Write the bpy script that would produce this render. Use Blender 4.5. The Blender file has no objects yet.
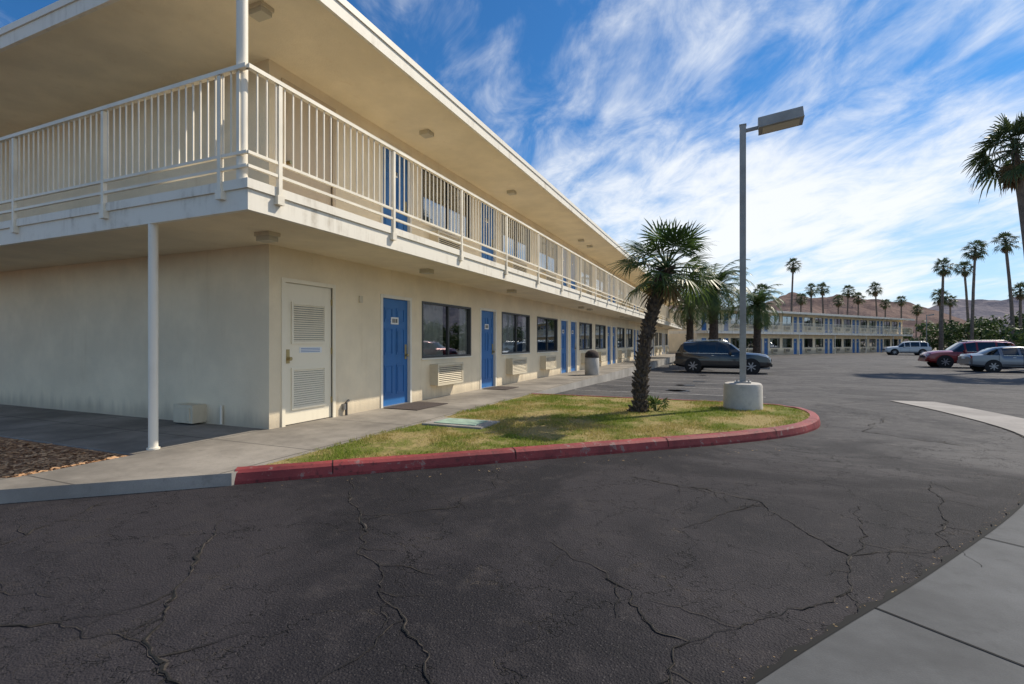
import bpy, math, random
from mathutils import Vector, Matrix, noise
random.seed(7)
R=random.random
def U(a,b): return a+(b-a)*R()
sc=bpy.context.scene
sc.view_settings.view_transform='Standard'
try: sc.view_settings.look='None'
except: pass
sc.view_settings.exposure=0
COL=sc.collection

# ------------------------------------------------------------ node helpers
class NT:
    def __init__(s,nt): s.nt=nt; s.nt.nodes.clear()
    def n(s,t,**k):
        nd=s.nt.nodes.new(t)
        for a,b in k.items(): setattr(nd,a,b)
        return nd
    def l(s,a,b): s.nt.links.new(a,b)
    def val(s,nd,name,v):
        if hasattr(v,'links') or isinstance(v,bpy.types.NodeSocket): s.l(v,nd.inputs[name])
        else: nd.inputs[name].default_value=v
    def math(s,op,a,b=0.0,c=None,clamp=False):
        nd=s.n('ShaderNodeMath',operation=op); nd.use_clamp=clamp
        s.val(nd,0,a); s.val(nd,1,b)
        if c is not None: s.val(nd,2,c)
        return nd.outputs[0]
    def mix(s,f,a,b,blend='MIX'):
        nd=s.n('ShaderNodeMix',data_type='RGBA',blend_type=blend)
        s.val(nd,0,f)
        for i,v in ((6,a),(7,b)):
            if isinstance(v,(tuple,list)): v=(v[0],v[1],v[2],1)
            s.val(nd,i,v)
        return nd.outputs[2]
    def noise(s,vec,scale,detail=4,rough=.55,dist=0):
        nd=s.n('ShaderNodeTexNoise'); s.l(vec,nd.inputs['Vector'])
        nd.inputs['Scale'].default_value=scale; nd.inputs['Detail'].default_value=min(detail,6)
        nd.inputs['Roughness'].default_value=rough; nd.inputs['Distortion'].default_value=dist
        return nd
    def ramp(s,v,a,b,lo=0.0,hi=1.0,smooth=True):
        nd=s.n('ShaderNodeMapRange'); 
        if smooth: nd.interpolation_type='SMOOTHSTEP'
        s.val(nd,'Value',v); s.val(nd,'From Min',a); s.val(nd,'From Max',b); s.val(nd,'To Min',lo); s.val(nd,'To Max',hi)
        return nd.outputs[0]
    def bump(s,h,strength=.3,dist=.01):
        nd=s.n('ShaderNodeBump'); s.val(nd,'Height',h); s.val(nd,'Strength',strength); s.val(nd,'Distance',dist)
        return nd.outputs[0]
    def pos(s): return s.n('ShaderNodeNewGeometry').outputs['Position']
    def bsdf(s,col,rough=.7,metal=0,normal=None,spec=.5):
        b=s.n('ShaderNodeBsdfPrincipled')
        if isinstance(col,(tuple,list)): col=(col[0],col[1],col[2],1)
        s.val(b,'Base Color',col); s.val(b,'Roughness',rough); s.val(b,'Metallic',metal); s.val(b,'Specular IOR Level',spec)
        if normal is not None: s.l(normal,b.inputs['Normal'])
        o=s.n('ShaderNodeOutputMaterial'); s.l(b.outputs[0],o.inputs[0]); return b
MATS={}
def newmat(name):
    m=bpy.data.materials.new(name); m.use_nodes=True; MATS[name]=m
    return m,NT(m.node_tree)
def simple(name,col,rough=.7,metal=0,var=.12,vs=3.0,bs=0,bstr=.2,bd=.005,spec=.5):
    m,t=newmat(name)
    if var==0 and not bs:
        t.bsdf(col,rough,metal,None,spec); return m
    p=t.pos()
    n=t.noise(p,vs,4,.6).outputs[0]
    f=t.ramp(n,.3,.7)
    c=t.mix(f,tuple(x*(1-var) for x in col),tuple(min(1,x*(1+var)) for x in col))
    nr=None
    if bs: nr=t.bump(t.noise(p,bs,3,.6).outputs[0],bstr,bd)
    t.bsdf(c,rough,metal,nr,spec); return m

def stucco(name,col,stain=(.62,.55,.45)):
    m,t=newmat(name); p=t.pos()
    n=t.noise(p,1.1,5,.6).outputs[0]
    mp=t.n('ShaderNodeMapping'); t.l(p,mp.inputs[0]); mp.inputs['Scale'].default_value=(5,5,.45)
    n2=t.noise(mp.outputs[0],1.0,4,.65).outputs[0]
    c=t.mix(t.ramp(n,.3,.75),tuple(x*.9 for x in col),tuple(min(1,x*1.06) for x in col))
    c=t.mix(t.ramp(n2,.56,.8,0,.35),c,tuple(col[i]*stain[i] for i in range(3)))
    sp=t.n('ShaderNodeSeparateXYZ'); t.l(p,sp.inputs[0])
    d=t.math('ADD',sp.outputs[2],t.math('MULTIPLY',n2,-.45))
    c=t.mix(t.ramp(d,-.12,.22,.5,0),c,(.28,.24,.19))
    b=t.noise(p,42,3,.7).outputs[0]
    t.bsdf(c,.88,0,t.bump(b,.5,.010),.25); return m
stucco('stucco',(.87,.745,.54),(.75,.68,.58))
stucco('soffit',(.87,.765,.57),(.8,.72,.62))
def paintmat(name,col,dirt=(.45,.40,.33),rough=.5,amt=.4):
    m,t=newmat(name); p=t.pos()
    n=t.noise(p,2.2,5,.65).outputs[0]; n2=t.noise(p,14,4,.7).outputs[0]
    mp=t.n('ShaderNodeMapping'); t.l(p,mp.inputs[0]); mp.inputs['Scale'].default_value=(9,9,.8)
    n3=t.noise(mp.outputs[0],1,3,.6).outputs[0]
    f=t.math('MULTIPLY',t.ramp(n,.42,.75),t.ramp(n3,.4,.7))
    c=t.mix(t.math('MULTIPLY',f,amt),col,tuple(col[i]*dirt[i] for i in range(3)))
    c=t.mix(t.ramp(n2,.66,.78,0,.35),c,tuple(col[i]*.6 for i in range(3)))
    t.bsdf(c,rough,0,t.bump(n2,.15,.003),.4); return m
simple('rail_paint',(.82,.75,.61),.5,var=.10,vs=2)
paintmat('white_paint',(.82,.77,.66))
paintmat('fascia_paint',(.82,.77,.66),amt=.8,rough=.6)
paintmat('ivory_door',(.88,.80,.63),amt=.25)
paintmat('tan_door',(.62,.50,.35),amt=.3)
paintmat('blue_paint',(.035,.16,.42),amt=.5,rough=.38)
paintmat('ac_paint',(.66,.58,.43),amt=.4)
simple('dark_frame',(.05,.05,.05),.4,var=0)
simple('dark',(.012,.012,.013),.8,var=0)
simple('core',(.03,.03,.03),.9,var=0)
simple('metal_grey',(.30,.30,.30),.45,.6,var=.1)
simple('lamp_grey',(.33,.32,.30),.55,.2,var=.15,bs=20)
simple('brass',(.5,.4,.2),.35,.9,var=0)
simple('lens',(.55,.5,.38),.3,var=0)
simple('gravel_roof',(.45,.42,.38),.95,bs=30,bstr=.5)
simple('sign_white',(.8,.8,.78),.5,var=.03)
simple('mat_dark',(.06,.045,.04),.95,bs=90,bstr=.6)
simple('util_green',(.30,.42,.33),.7,var=.2,vs=8)
simple('curtain',(.80,.77,.70),.9,var=.08)
def glass():
    m,t=newmat('window_glass')
    fr=t.n('ShaderNodeFresnel'); fr.inputs[0].default_value=1.7
    tr=t.n('ShaderNodeBsdfTransparent'); tr.inputs[0].default_value=(.72,.75,.75,1)
    gl=t.n('ShaderNodeBsdfGlossy'); gl.inputs['Roughness'].default_value=.02; gl.inputs[0].default_value=(.9,.95,1,1)
    p=t.pos(); t.l(t.bump(t.noise(p,1.2,2).outputs[0],.05,.02),gl.inputs['Normal'])
    mx=t.n('ShaderNodeMixShader'); t.l(t.math('MULTIPLY_ADD',fr.outputs[0],1.5,.14,True),mx.inputs[0])
    t.l(tr.outputs[0],mx.inputs[1]); t.l(gl.outputs[0],mx.inputs[2])
    o=t.n('ShaderNodeOutputMaterial'); t.l(mx.outputs[0],o.inputs[0])
glass()
def concrete(name,col,joint=None,dark=.7):
    m,t=newmat(name); p=t.pos()
    n=t.noise(p,.9,5,.65).outputs[0]; n2=t.noise(p,7,5,.7).outputs[0]; n3=t.noise(p,120,2,.5).outputs[0]
    c=t.mix(t.ramp(n,.3,.72),tuple(x*dark for x in col),tuple(x*1.1 for x in col))
    c=t.mix(t.ramp(n2,.52,.75,0,.55),c,tuple(x*.55 for x in col))
    c=t.mix(t.ramp(n3,.3,.7,0,.25),c,tuple(x*.5 for x in col))
    if joint:
        sp=t.n('ShaderNodeSeparateXYZ'); t.l(p,sp.inputs[0])
        jf=None
        for ax,per,off in joint:
            v=t.math('ADD',sp.outputs[ax],off+500*per)
            v=t.math('ADD',v,t.math('MULTIPLY',n2,.012))
            v=t.math('ABSOLUTE',t.math('SUBTRACT',t.math('FRACT',t.math('DIVIDE',v,per)),.5))
            v=t.math('MULTIPLY',v,per)
            f=t.ramp(v,.006,.014,1,0)
            jf=f if jf is None else t.math('MAXIMUM',jf,f)
        c=t.mix(t.math('MULTIPLY',jf,.8),c,(.05,.045,.04))
    nr=t.bump(t.math('ADD',n2,n3),.3,.004)
    t.bsdf(c,.85,0,nr,.3)
concrete('walk_concrete',(.31,.28,.24),[(1,1.9,.3),(0,1.65,.3)],.5)
concrete('kerb_concrete',(.36,.34,.31))
concrete('side_concrete',(.115,.12,.125),None,.55)  # shade painted into the sidewalk: much darker than the gutter it runs into
concrete('gutter_concrete',(.34,.32,.30))
concrete('base_concrete',(.58,.55,.50))
def redkerb():
    m,t=newmat('red_kerb_paint'); p=t.pos()
    n=t.noise(p,9,6,.75).outputs[0]; n2=t.noise(p,1.5,4,.6).outputs[0]
    c=t.mix(t.ramp(n2,.3,.7),(.17,.026,.03),(.29,.05,.05))
    c=t.mix(t.ramp(n,.57,.63,0,.7),c,(.24,.19,.17))
    c=t.mix(t.ramp(n,.33,.45,.75,0),c,(.05,.02,.02))
    t.bsdf(c,.65,0,t.bump(n,.5,.008),.35)
redkerb()
def asphalt():
    m,t=newmat('asphalt'); p=t.pos()
    sp=t.n('ShaderNodeSeparateXYZ'); t.l(p,sp.inputs[0])
    big=t.noise(p,.42,5,.66,.8).outputs[0]; med=t.noise(p,3.2,6,.78).outputs[0]; fine=t.noise(p,90,2,.6).outputs[0]
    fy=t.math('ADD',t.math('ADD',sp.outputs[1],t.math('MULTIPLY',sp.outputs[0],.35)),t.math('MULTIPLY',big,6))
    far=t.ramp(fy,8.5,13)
    near=t.mix(t.ramp(big,.42,.58),(.009,.0085,.012),(.028,.025,.029))  # foreground shade put into the colour as a darker near tone
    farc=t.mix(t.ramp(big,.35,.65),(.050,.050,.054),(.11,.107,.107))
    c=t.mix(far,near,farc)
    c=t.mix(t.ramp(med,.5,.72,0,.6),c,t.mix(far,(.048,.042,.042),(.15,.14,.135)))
    c=t.mix(t.ramp(med,.28,.46,.7,0),c,(.006,.006,.008))
    v=t.n('ShaderNodeTexVoronoi'); t.l(p,v.inputs['Vector']); v.inputs['Scale'].default_value=95
    r=t.n('ShaderNodeSeparateColor'); t.l(v.outputs['Color'],r.inputs[0])
    chip=t.math('MULTIPLY',t.ramp(r.outputs[0],.72,1.0),t.ramp(v.outputs['Distance'],.15,.5,1,0))
    c=t.mix(t.math('MULTIPLY',chip,.6),c,(.11,.10,.098))
    c=t.mix(t.ramp(fine,.35,.7,0,.30),c,(.05,.046,.046))
    wn=t.noise(p,1.6,5,.72)
    w=t.n('ShaderNodeVectorMath',operation='SCALE'); t.l(wn.outputs['Color'],w.inputs[0]); w.inputs['Scale'].default_value=.9
    ad=t.n('ShaderNodeVectorMath',operation='ADD'); t.l(p,ad.inputs[0]); t.l(w.outputs[0],ad.inputs[1])
    def crk(scale,wid,mask):
        e=t.n('ShaderNodeTexVoronoi',feature='DISTANCE_TO_EDGE'); t.l(ad.outputs[0],e.inputs['Vector']); e.inputs['Scale'].default_value=scale
        return t.math('MULTIPLY',t.ramp(e.outputs['Distance'],0,wid,1,0),mask)
    k=t.math('MAXIMUM',crk(.55,.0045,t.ramp(big,.34,.42)),crk(2.2,.010,t.ramp(big,.49,.53)))
    c=t.mix(t.math('MULTIPLY',k,.9),c,t.mix(t.ramp(med,.50,.62),(.004,.004,.004),(.07,.058,.048)))
    h=t.math('ADD',fine,t.math('MULTIPLY',v.outputs['Distance'],-.8)); h=t.math('SUBTRACT',h,t.math('MULTIPLY',k,1.5)); h=t.math('ADD',h,t.math('MULTIPLY',med,1.5))
    t.bsdf(c,.82,0,t.bump(h,.7,.008),.20)
asphalt()
simple('crack_fill',(.052,.043,.036),.95,var=.7,vs=5)
simple('crack_dark',(.004,.004,.004),.95,var=0)
simple('oil_stain',(.014,.013,.014),.45,var=.3)
simple('line_paint',(.30,.30,.29),.7,var=.5,vs=14)
simple('desert_ground',(.30,.25,.19),.95,var=.25,vs=.05)
simple('soil',(.14,.10,.06),.95,var=.35,vs=6,bs=40,bstr=.7)
simple('mulch_base',(.36,.19,.095),.95,var=.45,vs=18,bs=60,bstr=.9,bd=.02)
def island(name,c1,c2,rough=.7,trans=.25,c3=None,spec=.3):
    m,t=newmat(name); g=t.n('ShaderNodeNewGeometry')
    p=g.outputs['Position']; r=g.outputs['Random Per Island']
    c=t.mix(r,c1,c2)
    if c3: c=t.mix(t.ramp(t.noise(p,.9,6,.7).outputs[0],.43,.56,0,.9),c,c3)
    b=t.n('ShaderNodeBsdfPrincipled'); t.l(c,b.inputs['Base Color']); b.inputs['Roughness'].default_value=rough; b.inputs['Specular IOR Level'].default_value=spec
    tl=t.n('ShaderNodeBsdfTranslucent'); t.l(c,tl.inputs[0])
    mx=t.n('ShaderNodeMixShader'); mx.inputs[0].default_value=trans
    t.l(b.outputs[0],mx.inputs[1]); t.l(tl.outputs[0],mx.inputs[2])
    o=t.n('ShaderNodeOutputMaterial'); t.l(mx.outputs[0],o.inputs[0])
island('palm_leaf',(.035,.075,.018),(.11,.16,.04),.45,.35,spec=.5)
island('palm_leaf_far',(.035,.060,.022),(.085,.11,.04),.5,.25)
island('dead_frond',(.17,.115,.06),(.28,.20,.11),.9,.15)
island('tree_leaf',(.025,.05,.015),(.09,.13,.04),.6,.25)
island('grass_blade',(.13,.20,.022),(.27,.32,.045),.7,.35,(.42,.34,.12))
island('wood_chip',(.36,.19,.09),(.68,.42,.23),.9,0)
island('dry_leaf',(.22,.14,.07),(.4,.3,.16),.9,.1)
simple('trunk',(.075,.055,.042),.95,var=.4,vs=9,bs=25,bstr=.8,bd=.02)
simple('boot',(.085,.064,.048),.95,var=.5,vs=15,bs=40,bstr=.6)
simple('trunk_far',(.17,.13,.10),.95,var=.25,vs=4)
def grassbase():
    m,t=newmat('grass_base'); p=t.pos()
    n=t.noise(p,.9,6,.7).outputs[0]; n2=t.noise(p,30,4,.7).outputs[0]
    c=t.mix(t.ramp(n,.43,.56),(.15,.17,.035),(.34,.27,.12)); c=t.mix(t.ramp(n2,.4,.7,0,.7),c,(.11,.085,.045))
    t.bsdf(c,.95,0,t.bump(n2,.8,.02),.1)
grassbase()
def hillmat(name,c1,c2):
    m,t=newmat(name); p=t.pos()
    n=t.noise(p,.012,6,.65).outputs[0]
    t.bsdf(t.mix(t.ramp(n,.35,.65),c1,c2),1,0,t.bump(n,.8,20),0)
hillmat('hill_near',(.12,.09,.085),(.21,.155,.135))
hillmat('hill_far',(.16,.155,.18),(.24,.215,.225))  # bluish base colour carries painted distance haze
def carpaint(name,col,metal=.3,coat=.8):
    m,t=newmat(name)
    b=t.bsdf(col,.30,metal)
    b.inputs['Coat Weight'].default_value=coat; b.inputs['Coat Roughness'].default_value=.04
carpaint('paint_black',(.004,.004,.006),0,1); carpaint('paint_red',(.24,.012,.012)); carpaint('paint_silver',(.16,.175,.20),.6)
carpaint('paint_white',(.55,.55,.53),0)
simple('car_glass',(.010,.012,.014),.04,0,var=0,spec=1.0)
simple('tyre',(.018,.018,.018),.85,var=0); simple('rim',(.32,.32,.34),.3,.8,var=0); simple('chrome',(.7,.7,.7),.2,1,var=0)
simple('head_lens',(.6,.62,.65),.12,var=0); simple('tail_lens',(.35,.01,.01),.2,var=0)

# ------------------------------------------------------------ mesh builder
class MB:
    def __init__(s): s.v=[];s.f=[];s.m=[];s.names=[]
    def mi(s,n):
        if n not in s.names: s.names.append(n)
        return s.names.index(n)
    def face(s,pts,m):
        b=len(s.v); s.v+= [tuple(p) for p in pts]; s.f.append(tuple(range(b,b+len(pts)))); s.m.append(s.mi(m))
    def box(s,x0,x1,y0,y1,z0,z1,m):
        b=len(s.v); s.v+=[(x,y,z) for z in (z0,z1) for x,y in ((x0,y0),(x1,y0),(x1,y1),(x0,y1))]
        i=s.mi(m)
        for q in ((3,2,1,0),(4,5,6,7),(0,1,5,4),(1,2,6,5),(2,3,7,6),(3,0,4,7)):
            s.f.append(tuple(b+k for k in q)); s.m.append(i)
    def obox(s,c,ax,ay,az,m):
        c=Vector(c); b=len(s.v); ax,ay,az=Vector(ax),Vector(ay),Vector(az)
        for sz in (-1,1):
            for sx,sy in ((-1,-1),(1,-1),(1,1),(-1,1)): s.v.append(tuple(c+ax*sx+ay*sy+az*sz))
        i=s.mi(m)
        for q in ((3,2,1,0),(4,5,6,7),(0,1,5,4),(1,2,6,5),(2,3,7,6),(3,0,4,7)):
            s.f.append(tuple(b+k for k in q)); s.m.append(i)
    def tube(s,path,rad,n,m,cap=True,jit=0):
        path=[Vector(p) for p in path]; i=s.mi(m); rings=[]
        for k,p in enumerate(path):
            d=(path[min(k+1,len(path)-1)]-path[max(k-1,0)]).normalized()
            a=Vector((1,0,0)) if abs(d.x)<.9 else Vector((0,1,0))
            u=d.cross(a).normalized(); w=d.cross(u)
            r=rad[k] if isinstance(rad,(list,tuple)) else rad
            b=len(s.v); rings.append(b)
            for j in range(n):
                t=2*math.pi*j/n; rr=r*(1+jit*(R()-.5))
                s.v.append(tuple(p+(u*math.cos(t)+w*math.sin(t))*rr))
        for a,b in zip(rings,rings[1:]):
            for j in range(n):
                k=(j+1)%n; s.f.append((a+j,b+j,b+k,a+k)); s.m.append(i)
        if cap:
            s.f.append(tuple(rings[0]+j for j in range(n))); s.m.append(i)
            s.f.append(tuple(rings[-1]+j for j in reversed(range(n)))); s.m.append(i)
    def obj(s,name,parent=None,mat=None,smooth=False,bevel=0):
        me=bpy.data.meshes.new(name); me.from_pydata(s.v,[],s.f)
        for n in s.names: me.materials.append(MATS[n])
        me.polygons.foreach_set('material_index',s.m)
        if smooth: me.polygons.foreach_set('use_smooth',[True]*len(s.f))
        me.update(); o=bpy.data.objects.new(name,me); COL.objects.link(o)
        if parent: o.parent=parent
        if mat is not None: o.matrix_world=mat
        if bevel:
            b=o.modifiers.new('bevel','BEVEL'); b.width=bevel; b.segments=2; b.limit_method='ANGLE'
        if smooth:
            e=o.modifiers.new('es','EDGE_SPLIT'); e.split_angle=math.radians(38)
        return o
def empty(name,loc=(0,0,0),rz=0):
    e=bpy.data.objects.new(name,None); e.location=loc; e.rotation_euler=(0,0,rz); COL.objects.link(e); return e

def gz(y):
    t=max(0,min(1,(y-8)/22)); return -.32*t*t*(3-2*t)

# ------------------------------------------------------------ camera, sun, sky
cam=bpy.data.cameras.new('camera'); co=bpy.data.objects.new('camera',cam); COL.objects.link(co)
cam.lens=17.7; cam.sensor_width=36; cam.clip_end=12000; cam.clip_start=.05
co.location=(0,0,1.37); co.rotation_euler=(math.radians(90),0,math.radians(23.2)); sc.camera=co
AZ=math.radians(38); EL=math.radians(45)
sd=Vector((math.sin(AZ)*math.cos(EL),math.cos(AZ)*math.cos(EL),math.sin(EL)))
sl=bpy.data.lights.new('sun','SUN'); sl.energy=5.0; sl.angle=math.radians(.5); sl.color=(1,.90,.75)
so=bpy.data.objects.new('sun',sl); COL.objects.link(so); so.rotation_euler=sd.to_track_quat('Z','Y').to_euler()
w=bpy.data.worlds.new('World'); sc.world=w; w.use_nodes=True; t=NT(w.node_tree)
sky=t.n('ShaderNodeTexSky',sky_type='NISHITA'); sky.sun_disc=False; sky.sun_elevation=EL; sky.sun_rotation=AZ
sky.air_density=1.0; sky.dust_density=.3; sky.ozone_density=2.5
tc=t.n('ShaderNodeTexCoord'); sp=t.n('ShaderNodeSeparateXYZ'); t.l(tc.outputs['Generated'],sp.inputs[0])
den=t.math('ADD',t.math('MAXIMUM',sp.outputs[2],0),.16)
px=t.math('DIVIDE',sp.outputs[0],den); py=t.math('DIVIDE',sp.outputs[1],den)
a=math.radians(30)
u=t.math('ADD',t.math('MULTIPLY',px,-math.sin(a)),t.math('MULTIPLY',py,math.cos(a)))
v=t.math('ADD',t.math('MULTIPLY',px,math.cos(a)),t.math('MULTIPLY',py,math.sin(a)))
def comb(x,y,z=0.0):
    c=t.n('ShaderNodeCombineXYZ'); t.val(c,0,x); t.val(c,1,y); t.val(c,2,z); return c.outputs[0]
wv=comb(t.math('MULTIPLY',u,.55),t.math('MULTIPLY',v,.95),5.2)
n1=t.noise(wv,1.3,6,.58,.4).outputs[0]
wv2=comb(t.math('MULTIPLY',u,1.1),t.math('MULTIPLY',v,2.0),9.1)
n2=t.noise(wv2,2.7,6,.64,.5).outputs[0]
dens=t.math('ADD',t.math('MULTIPLY',n1,.80),t.math('MULTIPLY',n2,.36))
bias=t.ramp(v,-.8,1.6,-.045,.085)
cl=t.ramp(t.math('ADD',dens,bias),.535,.80)
low=t.ramp(sp.outputs[2],0,.38,.80,0)
lowc=t.mix(low,(0,0,0),(1,1,1))
skc=t.mix(1.0,sky.outputs[0],(.22,.54,.80),'MULTIPLY')
skc=t.mix(low,skc,(4.6,5.9,7.0))
cc=t.mix(t.math('MULTIPLY',cl,.95),skc,(6.6,6.8,7.0))
bg=t.n('ShaderNodeBackground'); t.l(cc,bg.inputs[0]); bg.inputs[1].default_value=.15
o=t.n('ShaderNodeOutputWorld'); t.l(bg.outputs[0],o.inputs[0])

# ------------------------------------------------------------ ground
def sheet(name,x0,x1,ys,dz,m,xs=None):
    b=MB(); xs=xs or [x0,x1]
    for ya,yb in zip(ys,ys[1:]):
        for xa,xb in zip(xs,xs[1:]):
            b.face([(xa,ya,gz(ya)+dz),(xb,ya,gz(ya)+dz),(xb,yb,gz(yb)+dz),(xa,yb,gz(yb)+dz)],m)
    return b.obj(name)
sheet('ground',-6000,6000,[-6000,-60]+list(range(6,32))+[80,400,9000],-.004,'desert_ground')
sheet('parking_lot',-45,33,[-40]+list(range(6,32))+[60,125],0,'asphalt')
def ribbon(name,pts,wid,dz,m):
    b=MB(); P=[]
    for i,p in enumerate(pts):
        q=Vector(pts[min(i+1,len(pts)-1)])-Vector(pts[max(i-1,0)]); q.normalize()
        nrm=Vector((q.y,-q.x)); P.append((Vector(p),Vector(p)+nrm*wid))
    for (a,b1),(c,d) in zip(P,P[1:]):
        b.face([(a.x,a.y,gz(a.y)+dz),(b1.x,b1.y,gz(b1.y)+dz),(d.x,d.y,gz(d.y)+dz),(c.x,c.y,gz(c.y)+dz)],m)
    return b.obj(name)
def catmull(pts,n=8,closed=False):
    out=[]; N=len(pts)
    for i in range(N-1 if not closed else N):
        p0=Vector(pts[(i-1)%N] if closed or i>0 else pts[0]); p1=Vector(pts[i]); p2=Vector(pts[(i+1)%N]); p3=Vector(pts[(i+2)%N] if closed or i+2<N else pts[-1])
        for k in range(n):
            s=k/n; out.append(tuple(.5*((2*p1)+(p2-p0)*s+(2*p0-5*p1+4*p2-p3)*s*s+(3*p1-p0-3*p2+p3)*s**3)))
    if not closed: out.append(tuple(pts[-1]))
    return out
gl=catmull([(-4.5,-5),(-1.9,-.9),(.08,2.2),(1.2,3.85),(2.35,5.7),(3.4,7.8),(4.0,10),(3.95,12.6),(3.65,15.0)],8)
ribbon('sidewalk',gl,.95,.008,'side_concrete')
b=MB()
for idx in (20,27,34):
    p=Vector(gl[idx]); q=(Vector(gl[idx+1])-p).normalized(); nr=Vector((q.y,-q.x))
    a0=p; a1=p+nr*.95
    b.face([(*(a0-q*.006),gz(p.y)+.012),(*(a1-q*.006),gz(p.y)+.012),(*(a1+q*.006),gz(p.y)+.012),(*(a0+q*.006),gz(p.y)+.012)],'crack_dark')
for i in range(len(gl)-14):
    for k in range(6):
        s0,s1=k/6,(k+1)/6
        A=Vector(gl[i]).lerp(Vector(gl[i+1]),s0); B=Vector(gl[i]).lerp(Vector(gl[i+1]),s1); q=(B-A).normalized(); nr=Vector((q.y,-q.x))
        w0=.012+.030*abs(noise.noise(Vector((A.x*5,A.y*5,0)))*2); w1=.012+.030*abs(noise.noise(Vector((B.x*5,B.y*5,0)))*2)
        b.face([(*(A-nr*w0),gz(A.y)+.011),(*(A+nr*.004),gz(A.y)+.011),(*(B+nr*.004),gz(B.y)+.011),(*(B-nr*w1),gz(B.y)+.011)],'crack_dark')
b.obj('sidewalk_joint')
gi=[p for p in gl if p[1]>8.4]
ribbon('gutter',gi,.93,.014,'gutter_concrete')

def slab(name,poly,z0,z1,m,mside=None,bevel=0):
    b=MB(); b.face([(x,y,z1) for x,y in poly],m)
    for i in range(len(poly)):
        a=poly[i]; c=poly[(i+1)%len(poly)]
        b.face([(*a,z0),(*c,z0),(*c,z1),(*a,z1)],mside or m)
    return b.obj(name)
slab('walkway',[(-30,5.4),(-30,3.5),(-6.05,3.5),(-6.05,2.47),(-9.3,-.4),(-20,-10),(-19.7,-10.3),(-9,-.75),(-5.7,2.17),(-4.35,3.36),(-4.35,60),(-6.2,60),(-6.2,5.4)][::-1],-.4,.12,'walk_concrete','kerb_concrete')
slab('mulch_bed',[(-6.053,2.475),(-6.053,3.497),(-30,3.497),(-30,-10),(-19.9,-10),(-9.3,-.39)],-.3,.10,'mulch_base')
b=MB()
for i in range(11000):
    x=-6.1-6.5*R()**1.3; y=U(-.2,3.45)
    if y<2.45-( -6.1-x)*.885+.05: continue
    a=U(0,6.28); tl=U(-.3,.3); L=U(.012,.04); W=U(.006,.015)
    ax=Vector((math.cos(a),math.sin(a),tl)); ay=Vector((-math.sin(a),math.cos(a),U(-.3,.3)))
    c=Vector((x,y,.105+U(0,.015)))
    b.face([c-ax*L-ay*W,c+ax*L-ay*W,c+ax*L*.8+ay*W,c-ax*L*.9+ay*W],'wood_chip')
b.obj('mulch_chips')

# island with red kerb
outer=catmull([(-4.35,3.39),(-3.57,4.10),(-2.37,5.18),(-1.22,6.22),(.16,7.50),(1.0,8.55),(1.40,9.62),(1.38,10.65),(.95,11.30),(.2,11.45)],8)+[(-1.5,11.45),(-3,11.45),(-4.345,11.45)]
def offset(pts,d):
    out=[]
    for i,p in enumerate(pts):
        q=Vector(pts[min(i+1,len(pts)-1)])-Vector(pts[max(i-1,0)]); q.normalize(); out.append((p[0]-q.y*d,p[1]+q.x*d))
    return out
inner=offset(outer,.15)
b=MB()
def ring(i):
    o=Vector(outer[i]); n=Vector(inner[i]); d=(n-o)
    k=noise.noise(Vector((o.x*4,o.y*4,0)))
    o2=o-d*.05*k
    pts=[(o2,-.35),(o2,.03),(o2+d*.10,.105),(o2+d*.28,.132),(n,.135),(n,.02)]
    j=.008*k
    return [(p.x,p.y,z+(j if z>.1 else 0)) for p,z in pts]
rs=[ring(i) for i in range(len(outer))]
for a,c in zip(rs,rs[1:]):
    for k in range(5): b.face([a[k],c[k],c[k+1],a[k+1]],'red_kerb_paint')
for i in (7,17,27,36,46,56):
    a=rs[i]; o_=Vector(outer[i]); q=(Vector(outer[i+1])-o_).normalized()*.005; off=Vector((q.y,-q.x))*.6
    for k in range(1,4):
        p0=Vector(a[k])+Vector((off.x,off.y,.003)); p1=Vector(a[k+1])+Vector((off.x,off.y,.003)); Q=Vector((q.x,q.y,0))
        b.face([p0-Q,p0+Q,p1+Q,p1-Q],'crack_dark')
ko=b.obj('red_kerb')
gin=offset(outer,.148); poly=[p for p in gin]+[(-4.348,11.3)]
poly=[(max(p[0],-4.348),min(p[1],11.31)) for p in poly]
b=MB(); cx,cy=-1.4,8.6
def gh(x,y): return .115+.035*math.exp(-((x-cx)**2+(y-cy)**2)/6)
K=8
for i in range(len(poly)):
    a=Vector(poly[i]); c=Vector(poly[(i+1)%len(poly)])
    for k in range(K):
        f0,f1=k/K,(k+1)/K; C=Vector((cx,cy))
        q=[C.lerp(a,f0),C.lerp(a,f1),C.lerp(c,f1),C.lerp(c,f0)]
        b.face([(p.x,p.y,gh(p.x,p.y)) for p in q],'grass_base')
lawn=b.obj('lawn')
def inside(x,y,P):
    c=False; j=len(P)-1
    for i in range(len(P)):
        xi,yi=P[i]; xj,yj=P[j]
        if (yi>y)!=(yj>y) and x<(xj-xi)*(y-yi)/(yj-yi)+xi: c=not c
        j=i
    return c
b=MB(); cnt=0
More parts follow.
